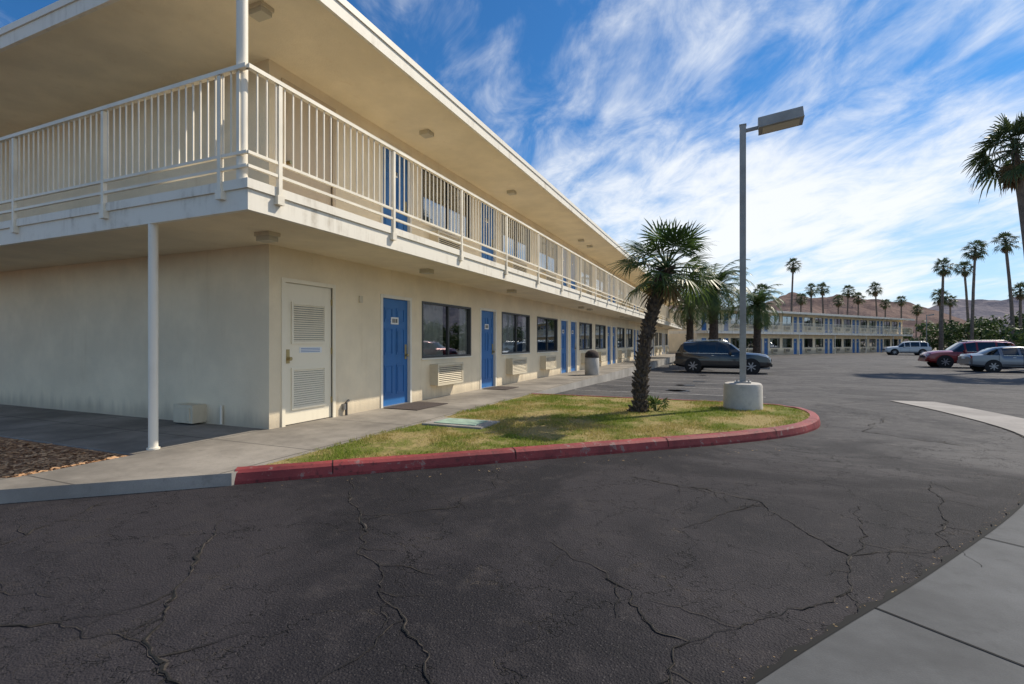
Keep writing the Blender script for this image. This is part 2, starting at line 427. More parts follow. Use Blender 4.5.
while cnt<60000:
    x=U(-4.40,1.3); y=U(3.6,11.3)
    if y>8 and R()<.4: continue
    if not inside(x,y,poly) and not (-4.42<x<-4.34 and 4.2<y<11 and noise.noise(Vector((y*4,0,0)))>.0): continue
    if (-4.3<x<-3.2 and 6.4<y<7.15) : continue
    cnt+=1
    pn=noise.noise(Vector((x*1.5,y*1.5,2)))+.5*noise.noise(Vector((x*5,y*5,4)))
    if pn<-.08 and R()<.85: continue
    h=U(.015,.045)*(1+.6*pn); a=U(0,6.28); wd=U(.003,.006); z=max(.118,gh(x,y)-.004) if x<-4.34 else gh(x,y)-.004; dx,dy=math.cos(a)*wd,math.sin(a)*wd
    lx,ly=U(-.03,.03),U(-.03,.03)
    b.face([(x-dx,y-dy,z),(x+dx,y+dy,z),(x+lx,y+ly,z+h)],'grass_blade')
b.obj('grass')
b=MB(); b.box(-4.25,-3.25,6.45,7.1,.10,.145,'kerb_concrete'); b.box(-4.1,-3.4,6.55,7.0,.146,.156,'util_green'); b.obj('utility_cover',bevel=.006)

# cracks
b=MB()
def nz(x,y,z): return noise.noise(Vector((x,y,z)))
def crack(pts,wd,sub=36,amp=.06,br=.5):
    P=[]; sd_=U(0,50)
    for i,(p,q) in enumerate(zip(pts,pts[1:])):
        p,q=Vector(p),Vector(q); d=q-p; n=Vector((-d.y,d.x)).normalized(); L=d.length
        ns=max(4,int(L*sub))
        for k in range(ns):
            s=k/ns; e=min(1,4*s,4*(1-s)); g=s*L
            j=(nz(g*2,i,sd_)*1.6+nz(g*6,i,sd_+5)*.9+nz(g*18,i,sd_+9)*.45)*amp
            P.append(p+d*s+n*j*e)
    P.append(Vector(pts[-1])); N=len(P)
    def wf(i):
        p=P[i]; return max(.0012,wd*(.45+1.3*nz(p.x*3,p.y*3,1)+.9*nz(p.x*14,p.y*14,2)))*min(1,(N-1-i)/8+.1)
    for i in range(N-1):
        d=(P[i+1]-P[i]).normalized(); n=Vector((-d.y,d.x)); a=P[i]; c=P[i+1]; w0,w1=wf(i),wf(i+1)
        b.face([(*(a-n*w0),.004),(*(a+n*w0),.004),(*(c+n*w1),.004),(*(c-n*w1),.004)],'crack_fill')
        v0=max(.0018,w0*.5); v1=max(.0018,w1*.5); o_=n*w0*.4*nz(a.x*9,a.y*9,7)*2
        b.face([(*(a-n*v0+o_),.008),(*(a+n*v0+o_),.008),(*(c+n*v1+o_),.008),(*(c-n*v1+o_),.008)],'crack_dark')
        if br and R()<br/36*1.2:
            an=U(.5,1.1)*random.choice((-1,1)); dd=Vector((d.x*math.cos(an)-d.y*math.sin(an),d.x*math.sin(an)+d.y*math.cos(an)))
            L=U(.12,.5); branches.append(([tuple(a),tuple(a+dd*L*.5),tuple(a+dd*L+n*U(-.1,.1))],wd*.35))
branches=[]
CR=[([(-3.56,2.66),(-3.2,2.25),(-2.89,1.96),(-2.45,1.45),(-2.01,1.33),(-1.2,.6)],.012),
([(-3.42,3.93),(-2.6,3.1),(-2.03,2.55),(-1.67,2.18),(-1.09,1.72),(-.6,1.2)],.010),
([(-1.12,3.28),(-.49,2.81),(-.16,2.43),(-.21,2.10),(0,1.5)],.007),
([(-.92,5.19),(.25,4.82),(.5,4.2),(.72,3.81),(.62,3.27),(-.16,2.43)],.008),
([(1.84,6.18),(1.6,5.2),(1.37,4.27),(.72,3.81)],.008),
([(-4.49,1.75),(-4.89,2.62)],.010),([(-4.49,1.75),(-3.4,1.2),(-2.45,1.45)],.005),
([(-2.37,5.1),(-2.0,4.3),(-2.1,3.6),(-2.6,3.1)],.005),
([(-.3,3.9),(.25,4.82)],.005),([(3.2,8.2),(1.9,9.2),(2.6,11),(1.8,13.5)],.010),([(1.0,5.0),(.9,4.4),(.72,3.81)],.005)]
for p,wd in CR: crack(p,wd,br=2.2)
for p,wd in branches[:]: crack(p,wd,amp=.03,br=0)
b.obj('asphalt_cracks')
b=MB()
for i in range(70):
    s=R()**.7; x=-4.2+5*s; y=3.35+4.1*s-abs(random.gauss(0,.07))
    if inside(x,y,outer): continue
    a=U(0,6.28); L=U(.006,.018); W=L*U(.2,.5); ax=Vector((math.cos(a),math.sin(a),U(-.1,.3))); ay=Vector((-math.sin(a),math.cos(a),.2)); c=Vector((x,y,.010))
    b.face([c-ax*L,c-ay*W,c+ax*L,c+ay*W],'dry_leaf')
for i in range(260):
    k=random.randrange(8,len(gl)-16); p=Vector(gl[k]).lerp(Vector(gl[k+1]),R()); x=p.x-abs(random.gauss(0,.05)); y=p.y+abs(random.gauss(0,.035))
    a=U(0,6.28); L=U(.003,.009); W=L*U(.3,.6); ax=Vector((math.cos(a),math.sin(a),U(-.1,.3))); ay=Vector((-math.sin(a),math.cos(a),.2)); c=Vector((x,y,.014))
    b.face([c-ax*L,c-ay*W,c+ax*L,c+ay*W],'dry_leaf')
b.obj('fallen_leaves')
b=MB()
for i in range(12):
    y=14.5+2.75*i
    b.face([(-4.2,y,gz(y)+.01),(.9,y,gz(y)+.01),(.9,y+.1,gz(y+.1)+.01),(-4.2,y+.1,gz(y+.1)+.01)],'line_paint')
for i in range(12):
    y=30+2.8*i
    b.face([(12,y,gz(y)+.01),(17.2,y,gz(y)+.01),(17.2,y+.1,gz(y+.1)+.01),(12,y+.1,gz(y+.1)+.01)],'line_paint')
b.obj('parking_lines')
b=MB()
for i in range(16):
    cx_,cy_=random.choice([(-1.2,13+2.75*random.randrange(1,9)),(14.5,31+2.8*random.randrange(0,9)),(U(0,9),U(12,30))]); cx_+=U(-.4,.4); r0=U(.12,.4); sd_=U(0,99); K2=18
    b.face([(cx_+math.cos(6.283*k/K2)*r0*(1+.5*nz(math.cos(6.283*k/K2)*1.5,math.sin(6.283*k/K2)*1.5,sd_)),cy_+math.sin(6.283*k/K2)*r0*(1+.5*nz(math.cos(6.283*k/K2)*1.5,math.sin(6.283*k/K2)*1.5,sd_)),gz(cy_)+.016) for k in range(K2)],'oil_stain')
b.obj('oil_stains')

# ------------------------------------------------------------ motel wing
M=4.15
def rooms(y0,n):
    L=[]
    for i in range(n):
        ys=y0+M*i
        mir = (i>=2 and i%2==0)
        if not mir: d=(ys+.18,ys+1.15); wn=(ys+1.56,ys+3.80)
        else: d=(ys+M-1.15,ys+M-.18); wn=(ys+.35,ys+2.60)
        L.append((d,wn,mir))
    return L
def wing(name,mat,ya,yb,y0,n,xl,wrap=True,util=True,detail=True):
    root=empty(name); root.matrix_world=mat
    def fin(b,nm,**k):
        o=b.obj(nm,**k); o.parent=root; return o
    RM=rooms(y0,n); S0,S1=2.65,2.93; RZ0,RZ1=5.30,5.50; OV=1.48; OVR=1.62; FR=1.55
    wall=MB(); core=MB()
    for lvl,(zb,zt) in enumerate(((-.05,S0),(S1,RZ0))):
        base=0 if lvl==0 else S1
        ops=[]
        if util: ops.append((5.52,6.50,base,base+2.14))
        for d,wn,mir in RM:
            ops.append((d[0],d[1],base+.0,base+2.14)); ops.append((wn[0],wn[1],base+.90,base+2.13))
        ops.sort(); y=ya
        for a,c,z0,z1 in ops:
            wall.box(-.2,0,y,a,zb,zt,'stucco')
            wall.box(-.2,0,a,c,z1,zt,'stucco')
            if z0>zb+.06: wall.box(-.2,0,a,c,zb,z0,'stucco')
            y=c
        wall.box(-.2,0,y,yb,zb,zt,'stucco')
        wall.box(xl,-.2,ya,ya+.2,zb,zt,'stucco'); wall.box(xl,-.2,yb-.2,yb,zb,zt,'stucco')
        core.box(xl+.02,-.9,ya+.22,yb-.22,zb,zt,'core')
        core.box(-.9,-.22,ya+.22,yb-.22,base-.03,base-.01,'core') if lvl==0 else None
    fin(wall,'walls'); fin(core,'interior_core')
    sl=MB(); fy=ya-FR if wrap else ya
    sl.box(xl,OV-.06,fy+.06,yb,S0,S1-.012,'soffit')
    sl.box(OV-.06,OV,fy,yb,S0-.03,S1,'fascia_paint'); sl.box(xl,OV-.06,fy,fy+.06,S0-.03,S1,'fascia_paint')
    sl.box(OV,OV+.025,fy-.025,yb,S1-.09,S1+.01,'fascia_paint'); sl.box(xl,OV,fy-.025,fy,S1-.09,S1+.01,'fascia_paint')
    fin(sl,'balcony_slab')
    rf=MB(); ry=ya-FR-.12 if wrap else ya-.5
    rf.box(xl,OVR-.05,ry+.05,yb+.4,RZ0,RZ1-.02,'soffit')
    rf.box(OVR-.05,OVR,ry,yb+.45,RZ0-.03,RZ1,'fascia_paint'); rf.box(xl,OVR-.05,ry,ry+.05,RZ0-.03,RZ1,'fascia_paint')
    rf.box(OVR,OVR+.02,ry-.02,yb+.45,RZ1-.06,RZ1+.03,'white_paint'); rf.box(xl,OVR,ry-.02,ry,RZ1-.06,RZ1+.03,'white_paint')
    rf.box(xl,OVR-.002,ry+.002,yb+.4,RZ1-.018,RZ1+.005,'gravel_roof')
    fin(rf,'roof')
    r=MB(); X=OV+.03; zt=4.08; zb=3.20; z2=3.06
    def run(p,q,first=True):
        p,q=Vector(p),Vector(q); d=(q-p); L=d.length; d.normalize(); nn=Vector((d.y,-d.x,0))
        mid=(p+q)/2; hl=L/2
        for z,h,wd in ((zt,.022,.028),(zb,.016,.016),(z2,.016,.016)):
            r.obox((mid.x,mid.y,z),d*hl,nn*wd,(0,0,h),'rail_paint')
        np=int(L/.118)
        for i in range(1,np):
            c=p+d*(i*L/np); r.obox((c.x,c.y,(zt+zb)/2),d*.007,nn*.007,(0,0,(zt-zb)/2-.015),'rail_paint')
        npst=max(1,round((L-.4)/2.05))
        for i in range(npst+1):
            c=p+d*(.4+i*2.05)
            if (c-p).length>L: continue
            r.obox((c.x,c.y,(zt+2.77)/2),d*.024,nn*.022,(0,0,(zt-2.77)/2-.03),'rail_paint')
            r.obox((c.x-nn.x*.0,c.y,2.80),d*.045,nn*.03,(0,0,.05),'rail_paint')
    run((X,fy-.03,0),(X,yb,0))
    if wrap: run((X,fy-.03,0),(xl,fy-.03,0))
    fin(r,'balcony_railing')
    c=MB()
    if wrap:
        c.tube([(OV-.12,fy+.03,S1),(OV-.12,fy+.03,RZ0)],.056,16,'white_paint')
        c.tube([(-.13,fy+.05,0),(-.13,fy+.05,S0)],.05,16,'white_paint')
        c.tube([(-.13,fy+.05,-.0),(-.13,fy+.05,.02)],.068,16,'white_paint')
        for x in (-6.3,):
            c.tube([(x,fy+.05,0),(x,fy+.05,S0)],.05,16,'white_paint'); c.tube([(x,fy+.05,S1),(x,fy+.05,RZ0)],.05,16,'white_paint')
    for yy in ([ya+9.5*k for k in range(1,7) if ya+9.5*k<yb] if not wrap else []):
        c.tube([(OV-.1,yy,0),(OV-.1,yy,S0)],.05,8,'white_paint')
    if c.v: fin(c,'columns',smooth=True)
    D=MB(); W=MB(); G=MB(); C=MB(); A=MB()
    def frame(b,a,c,z0,z1,x0,x1,wd,m,bottom=True):
        b.box(x0,x1,a,a+wd,z0,z1,m); b.box(x0,x1,c-wd,c,z0,z1,m); b.box(x0,x1,a+wd,c-wd,z1-wd,z1,m)
        if bottom: b.box(x0,x1,a+wd,c-wd,z0,z0+wd,m)
    for lvl in (0,1):
        base=0 if lvl==0 else S1
        for k,(d,wn,mir) in enumerate(RM):
            a,c=d; z1=base+2.14
            frame(D,a-.02,c+.02,base,z1+.02,-.16,.018,.06,'white_paint',False)
            D.box(-.10,-.055,a+.04,c-.04,base+.012,z1-.04,'blue_paint')
            D.box(-.16,.01,a+.04,c-.04,base-.01,base+.012,'metal_grey')
            mid=(a+c)/2; hw=(c-a)/2-.04
            for s in (-1,1):
                for pz0,pz1 in ((.22,.80),(1.0,1.52),(1.64,1.92)):
                    y1=mid+s*.06; y2=mid+s*(hw-.12); y1,y2=min(y1,y2),max(y1,y2)
                    frame(D,y1,y2,base+pz0,base+pz1,-.055,-.043,.022,'blue_paint')
                    D.box(-.055,-.046,y1+.05,y2-.05,base+pz0+.05,base+pz1-.05,'blue_paint')
            ky=c-.04-.07 if not mir else a+.04+.07
            D.tube([(-.05,ky,base+.98),(.01,ky,base+.98)],.028,10,'brass'); D.box(-.055,-.045,ky-.03,ky+.03,base+.9,base+1.2,'brass')
            D.box(-.055,-.040,mid-.12,mid+.12,base+1.60,base+1.74,'sign_white') if lvl==0 else D.box(-.055,-.04,mid-.09,mid+.09,base+1.6,base+1.7,'sign_white')
            for q in (-.06,0,.06): D.box(-.040,-.038,mid+q-.018,mid+q+.018,base+1.63,base+1.71,'dark')
            a,c=wn; z0=base+.90; z1=base+2.13
            frame(W,a,c,z0,z1,-.10,.012,.045,'dark_frame'); m2=(a+c)/2+.05
            W.box(-.075,-.02,m2-.025,m2+.025,z0+.045,z1-.045,'dark_frame')
            W.box(-.2,.03,a-.03,c+.03,z0-.035,z0-.002,'white_paint')
            G.face([(-.055,a+.04,z0+.04),(-.055,c-.04,z0+.04),(-.055,c-.04,z1-.04),(-.055,a+.04,z1-.04)],'window_glass')
            rr=random.Random(k*7+lvl*31+int(abs(yb)))
            f0=rr.choice([.0,.22,.35,.5]); 
            if k==0 and lvl==0: f0=.46
            spans=[(a,a+(c-a)*f0)] if f0 else []
            if rr.random()<.6: spans.append((c-(c-a)*rr.uniform(.1,.25),c))
            for ca,cb in spans:
                ns=int((cb-ca)/.035)+2; prev=None
                for i in range(ns):
                    y=ca+(cb-ca)*i/(ns-1); x=-.10+.014*math.sin(i*1.15)
                    if prev: C.face([(prev[0],prev[1],z0-.1),(x,y,z0-.1),(x,y,z1+.05),(prev[0],prev[1],z1+.05)],'curtain')
                    prev=(x,y)
            ac=(a+c)/2-.25; a0,a1=ac-.56,ac+.56; zz0=base+.30; zz1=base+.76
            A.box(.001,.20,a0,a1,zz0,zz1,'ac_paint'); frame(A,a0-.012,a1+.012,zz0-.012,zz1+.012,.20,.222,.05,'ac_paint')
            nl=9 if detail else 5
            for i in range(nl):
                z=zz0+.06+(zz1-zz0-.12)*i/(nl-1)
                A.obox((.208,(a0+a1)/2,z),(.008,0,-.008),(0,(a1-a0)/2-.05,0),(.002,0,.006),'ac_paint')
            A.box(.2005,.2015,a0+.05,a1-.05,zz0+.05,zz1-.05,'dark')
        if util:
            a,c=5.52,6.50; z1=base+2.14; dm='ivory_door' if lvl==0 else 'tan_door'
            frame(D,a-.06,c+.06,base,z1+.06,-.05,.022,.06,dm,False)
            D.box(-.07,-.02,a,c,base+.012,z1,dm)
            if lvl==0:
                for q0,q1 in ((.22,.86),(1.22,1.86)):
                    frame(D,a+.14,c-.14,base+q0,base+q1,-.02,.002,.035,'ivory_door')
                    D.box(-.02,-.018,a+.175,c-.175,base+q0+.035,base+q1-.035,'dark')
                    ns=17
                    for i in range(ns):
                        z=base+q0+.05+(q1-q0-.10)*i/(ns-1)
                        D.obox((-.008,(a+c)/2,z),(.009,0,-.012),(0,(c-a)/2-.176,0),(.0022,0,.002),'ivory_door')
                D.box(-.02,-.014,a+.30,c-.22,1.08,1.17,'sign_white')
                for z in (1.10,1.125,1.15): D.box(-.014,-.0125,a+.33,c-.26,z-.004,z+.004,'blue_paint')
                D.tube([(-.02,a+.08,1.0),(.05,a+.08,1.0)],.028,10,'brass'); D.box(-.02,-.012,a+.05,a+.11,.93,1.14,'brass')
                for z in (.25,1.05,1.85): D.box(-.02,.004,c-.012,c+.004,z,z+.1,'brass')
            else:
                D.tube([(-.02,a+.08,base+1.0),(.05,a+.08,base+1.0)],.028,10,'brass')
    fin(D,'doors'); fin(W,'window_frames'); fin(G,'window_glass'); fin(C,'curtains'); fin(A,'ac_units')
    L=MB()
    if wrap:
        for x,y,z in ((.60,ya-.55,S0),(.83,ya-.85,RZ0)):
            L.box(x-.13,x+.13,y-.09,y+.09,z-.05,z,'ac_paint'); L.box(x-.11,x+.11,y-.075,y+.075,z-.11,z-.05,'lens')
        L.box(-1.75,-1.32,ya-.22,ya-.001,.03,.30,'ac_paint'); L.box(-1.70,-1.37,ya-.235,ya-.22,.07,.26,'ac_paint')
        L.tube([(-.95,ya-.03,.30),(-.95,ya-.03,.02)],.018,8,'white_paint')
        L.tube([(.05,6.78,.0),(.05,6.78,.22),(.05,6.84,.25)],.022,8,'dark_frame'); L.box(.001,.06,6.72,6.80,.10,.2,'metal_grey')
        L.box(.001,.03,7.15,7.23,1.95,2.07,'ac_paint')
    for k,(d,wn,mir) in enumerate(RM):
        for base in (0,S1):
            y=(d[0]+d[1])/2
            L.box(.6,.8,y-.1,y+.1,(S0 if base==0 else RZ0)-.08,(S0 if base==0 else RZ0)-.001,'lens')
    for k in range(7):
        y=ya+4+7.3*k
        if y<yb: L.tube([(-2.5,y,RZ1),(-2.5,y,RZ1+.45)],.09,10,'metal_grey')
    fin(L,'wall_fixtures')
    return root
wing('motel_building',Matrix.Translation((-6.03,0,.12)),5.25,58,7.60,12,-20)
fa=-math.atan2(.559,.829)
wing('motel_building',Matrix.Translation((-3.2,60.2,-.28))@Matrix.Rotation(fa,4,'Z'),0,55,.6,13,-10,wrap=False,util=False,detail=False)
b=MB()
b.box(-.3,1.9,-1,56,-.3,-.005,'walk_concrete'); wk=b.obj('walkway'); wk.matrix_world=Matrix.Translation((-3.2,60.2,-.28))@Matrix.Rotation(fa,4,'Z')
b=MB(); b.box(-5.95,-5.2,7.75,8.85,.122,.134,'mat_dark'); b.obj('door_mat')
b=MB(); b.box(-5.95,-5.3,11.95,12.85,.122,.134,'mat_dark'); b.obj('door_mat')

# ------------------------------------------------------------ trash can
b=MB(); x,y,z=-4.75,18.8,.12
b.tube([(x,y,z),(x,y,z+.03),(x,y,z+.62),(x,y,z+.66)],[.25,.27,.27,.24],18,'base_concrete')
b.tube([(x,y,z+.66),(x,y,z+.70),(x,y,z+.84),(x,y,z+.92),(x,y,z+.95)],[.26,.27,.24,.15,.04],18,'mat_dark')
b.box(x-.10,x+.10,y-.275,y-.2,z+.70,z+.80,'dark'); b.obj('trash_can',smooth=True)

# ------------------------------------------------------------ lamp posts
def lamp(x,y,z0,h,sc_=1,base=True,yaw=0):
    e=empty('street_lamp',(x,y,z0),yaw)
    if base:
        b=MB(); b.tube([(0,0,-.1),(0,0,.0),(0,0,.43),(0,0,.47),(0,0,.485)],[.34,.34,.335,.32,.29],36,'base_concrete'); o=b.obj('concrete_base',smooth=True); o.parent=e
    b=MB(); zb=.485 if base else 0
    b.box(-.14,.14,-.14,.14,zb,zb+.025,'lamp_grey')
    for sx in (-.1,.1):
        for sy in (-.1,.1): b.tube([(sx,sy,zb+.02),(sx,sy,zb+.06)],.014,6,'metal_grey')
    b.box(-.055,.055,-.055,.055,zb+.025,h,'lamp_grey'); b.box(-.062,.062,-.062,.062,h,h+.015,'lamp_grey')
    b.box(.055,.06,-.04,.04,zb+.25,zb+.42,'metal_grey')
    o=b.obj('pole',bevel=.006); o.parent=e
    b=MB(); b.obox((.17,0,h-.09),(.13,0,.012),(0,.025,0),(0,0,.03),'lamp_grey')
    ax=Vector((1,0,.10)).normalized(); az=Vector((-.10,0,1)).normalized(); c=Vector((.62,0,h-.04))
    b.obox(c+az*.02,ax*.36,(0,.20,0),az*.085,'lamp_grey'); b.obox(c+az*.108,ax*.34,(0,.18,0),az*.006,'lamp_grey')
    b.obox(c-az*.07,ax*.365,(0,.205,0),az*.012,'lamp_grey'); b.obox(c-az*.085,ax*.30,(0,.15,0),az*.006,'lens')
    o=b.obj('lamp_head',bevel=.012); o.parent=e
    return e
lamp(.26,10.4,.12,5.31,yaw=math.radians(-2))
lamp(30.5,104.5,-.3,6.2)

# ------------------------------------------------------------ palms
def fan(b,o,az,el,pl,br,nl,droop,m,wfac=1,pr=.008,sag=.28,spm=(95,125)):
    d=Vector((math.cos(az)*math.cos(el),math.sin(az)*math.cos(el),math.sin(el)))
    tip=o+d*pl+Vector((0,0,-.10*pl)); 
    if pr: b.tube([o,o+d*pl*.5+Vector((0,0,.0)),tip],[pr*1.8,pr*1.2,pr*.7],4,m,cap=False)
    d2=(d+Vector((0,0,-sag))).normalized(); f=d2; s=f.cross(Vector((0,0,1))); s=Vector((1,0,0)) if s.length<.05 else s.normalized(); u=s.cross(f)
    roll=U(-.6,.6); s2=s*math.cos(roll)+u*math.sin(roll); u2=s2.cross(f)
    sp=math.radians(U(*spm))
    for i in range(nl):
        a=-sp+2*sp*(i+.5)/nl+U(-.04,.04); L=br*(1-.22*abs(a)/sp)*U(.85,1.1)
        dd=f*math.cos(a)+s2*math.sin(a); sd2=(f*-math.sin(a)+s2*math.cos(a)); lift=u2*(-.12*abs(math.sin(a)))
        wd=br*sp*2/nl*.42*wfac
        p1=tip+(dd+lift)*L*.45; p2=tip+(dd+lift)*L*.78+Vector((0,0,-droop*L*.20*U(.6,1.3))); p3=tip+(dd+lift)*L*1.0+Vector((0,0,-droop*L*.55*U(.5,1.5)))
        fold=u2*wd*.5
        b.face([tip,p1-sd2*wd*.5,p1+fold*.6],m); b.face([tip,p1+fold*.6,p1+sd2*wd*.5],m)
        b.face([p1-sd2*wd*.5,p2-sd2*wd*.28,p2+sd2*wd*.28,p1+sd2*wd*.5],m)
        b.face([p2-sd2*wd*.28,p3,p2+sd2*wd*.28],m)
def palm_near():
    e=empty('palm_tree',(-1.45,9.0,.12)); R0=Vector((.919,.394,0))
    pts=[Vector((0,0,-.05)),Vector((0,0,.35))+R0*.04,Vector((0,0,.9))+R0*.09,Vector((0,0,1.5))+R0*.19,Vector((0,0,2.1))+R0*.36,Vector((0,0,2.50))+R0*.50]
    path=[Vector(p) for p in catmull([tuple(p) for p in pts],5)]
    N=len(path); rad=[.105-.02*(i/N)+(.05 if i<2 else 0) for i in range(N)]
    b=MB(); b.tube(path,rad,14,'trunk',jit=.1)
    T=40
    for k in range(T):
        s=k/(T-1)*(N-1.01); i=int(s); p=path[i].lerp(path[min(i+1,N-1)],s-i); r=rad[i]
        for j in range(9):
            a=2*math.pi*(j+.5*(k%2))/9+U(-.2,.2); o=Vector((math.cos(a),math.sin(a),0)); sd2=Vector((-o.y,o.x,0))
            if R()<.12: continue
            L=U(.03,.08)*(1 if k<T-6 else 1.6); wdt=U(.022,.04)
            c=p+o*r*.85+Vector((0,0,U(-.02,.02))); tip=c+o*L+Vector((0,0,U(.03,.11)))
            base0=c-sd2*wdt+Vector((0,0,-.03)); base1=c+sd2*wdt+Vector((0,0,-.03)); top0=c-sd2*wdt*.7+Vector((0,0,.05)); top1=c+sd2*wdt*.7+Vector((0,0,.05))
            t0=tip-sd2*wdt*.55; t1=tip+sd2*wdt*.55; tb=Vector((0,0,-.018))
            b.face([base0,base1,t1+tb,t0+tb],'boot'); b.face([top0,t0,t1,top1],'boot'); b.face([t0+tb,t1+tb,t1,t0],'boot')
            b.face([base0,t0+tb,t0,top0],'boot'); b.face([base1,top1,t1,t1+tb],'boot')
    for j in range(90):
        s=U(0,N-1.1); i=int(s); p=path[i].lerp(path[i+1],s-i); a=U(0,6.28); o=Vector((math.cos(a),math.sin(a),0))
        b.face([p+o*.11,p+o*.17+Vector((0,0,-.12)),p+o*.12+Vector((.01,0,-.02))],'dead_frond')
    o=b.obj('trunk'); o.parent=e
    b=MB(); top=path[-1]
    n=38
    for i in range(n):
        s=i/n; el=math.radians(66-90*s+U(-12,12)); az=i*2.39996+U(-.25,.25)
        fan(b,top+Vector((0,0,.06*(1-s))),az,el,U(.36,.64),U(.38,.58),18,.12+.55*s,'palm_leaf',.8,.010,.26,(85,115))
    for i in range(7):
        fan(b,top-Vector((0,0,.05)),U(0,6.28),math.radians(U(-75,-40)),U(.2,.35),U(.3,.42),12,.5,'dead_frond',.9,.008)
    o=b.obj('crown'); o.parent=e
    b=MB()
    for i in range(9): fan(b,Vector((.28,.25,0)),U(0,6.28),math.radians(U(35,80)),U(.12,.35),U(.14,.22),9,.3,'palm_leaf',1,.005)
    o=b.obj('basal_shoots'); o.parent=e
palm_near()
def palm_tall(px_,py_,h,cr=1.9,lean=(0,0),tr=.20,skirt=1,z0=-.3,n=30,nl=10):
    e=empty('palm_tree',(px_,py_,z0)); b=MB()
    pts=[Vector((0,0,0)),Vector((lean[0]*.15,lean[1]*.15,h*.33)),Vector((lean[0]*.5,lean[1]*.5,h*.66)),Vector((lean[0],lean[1],h))]
    path=[Vector(p) for p in catmull([tuple(p) for p in pts],6)]; N=len(path)
    b.tube(path,[tr*(1.5 if i==0 else 1.15-.45*i/N) for i in range(N)],9,'trunk_far',jit=.12)
    o=b.obj('trunk'); o.parent=e
    b=MB(); top=path[-1]
    for i in range(n):
        s=i/n; el=math.radians(80-125*s+U(-10,10)); az=i*2.39996+U(-.3,.3)
        fan(b,top+Vector((0,0,.15*(1-s))),az,el,cr*U(.44,.68),cr*U(.38,.54),nl,.35+.6*s,'palm_leaf_far',.95,.025)
    ns=int(14*skirt)
    for i in range(ns):
        fan(b,top-Vector((0,0,U(.1,.9)*skirt*cr*.45)),U(0,6.28),math.radians(U(-80,-50)),cr*.25,cr*U(.3,.42),7,.4,'dead_frond',1.1,.02)
    o=b.obj('crown'); o.parent=e
def place(px_,ycr,h,lean=(0,0),cr=1.9,**k):
    d=(h-.3-1.37)*503/(341-ycr); lat=(px_-512)/503*d
    palm_tall(-.394*d+.919*lat-lean[0],.919*d+.394*lat-lean[1],h,cr,lean,**k)
for a in [(793,264,17,(.4,0),1.7),(811,289,12,(0,.3),1.5),(822,288,13,(-.3,0),1.6),(848,290,15,(.3,0),1.9),(858,297,13,(0,0),1.9),(875,288,15,(-.5,0),2.1),
          (901,300,12,(0,0),1.6),(943,266,13,(.2,0),1.6),(940,296,9,(0,0),1.6),(964,268,14,(-.6,0),1.6),(975,249,15,(.5,.3),1.7),(1005,242,14.5,(-.8,0),1.6),
          (762,292,12,(0,0),2.3),(1020,290,9,(0,0),1.5),(917,309,11,(.3,0),1.9),(885,303,12,(0,0),1.7),(801,298,12,(.2,0),1.7),(950,300,10,(0,0),1.4),(838,300,13,(0,0),1.9)]:
    place(a[0],a[1],a[2],a[3],a[4])
place(1014,150,13.5,(-.9,.3),2.5,tr=.26,n=42,nl=14,skirt=1.1)
place(1100,120,14,(.5,0),2.2,tr=.26,n=40,nl=12)

def feather(px_,py_,h,L,n=46,z0=-.3):
    e=empty('palm_tree',(px_,py_,z0)); b=MB()
    b.tube([(0,0,0),(.05,0,h*.5),(0,.05,h)],[.36,.28,.24],10,'trunk',jit=.2)
    for k in range(60):
        a=U(0,6.28); z=U(0,h); oo=Vector((math.cos(a),math.sin(a),0)); c=oo*.26+Vector((0,0,z))
        b.obox(c,oo*.05,Vector((-oo.y,oo.x,0))*.04,(oo.x*.02,oo.y*.02,.06),'boot')
    o=b.obj('trunk'); o.parent=e; b=MB()
    for i in range(n):
        s=i/n; el=math.radians(85-95*s+U(-8,8)); az=i*2.39996+U(-.2,.2); ll=L*U(.85,1.1)
        h2=Vector((math.cos(az),math.sin(az),0)); p=Vector((0,0,h)); K=11; pts=[p.copy()]; e2=el
        for k in range(K):
            p=p+(h2*math.cos(e2)+Vector((0,0,math.sin(e2))))*ll/K; e2-=math.radians(6+5*s+k*.8); pts.append(p.copy())
        b.tube(pts,[.03*(1-k/(K+1))+.005 for k in range(K+1)],3,'palm_leaf',cap=False)
        sd2=Vector((-h2.y,h2.x,0))
        for k in range(2,K+1):
            for q in (0,.33,.66):
                a0=pts[k-1].lerp(pts[k],q); dd=(pts[k]-pts[k-1]).normalized()
                lf=.42*math.sin(math.pi*min(.95,(k+q)/(K+1.5)))*L/2.2+.1
                for sg in (-1,1):
                    t1=a0+(sd2*sg*.8+dd*.6+Vector((0,0,-.25+U(-.25,.2))))*lf
                    b.face([a0-dd*.035,t1,a0+dd*.035],'palm_leaf')
    o=b.obj('crown'); o.parent=e
feather(-.9,36.2,5.0,3.3,54)
feather(2.2,46,4.6,2.9,40)
feather(-2.9,44,4.6,2.8,36)
b=MB()
for (x0,x1,y0,y1) in ((-3.6,2.4,34.9,37.6),):
    b.box(x0,x1,y0,y1,-.35,-.18,'kerb_concrete'); b.box(x0+.15,x1-.15,y0+.15,y1-.15,-.20,-.165,'soil')
b.obj('planter_island')

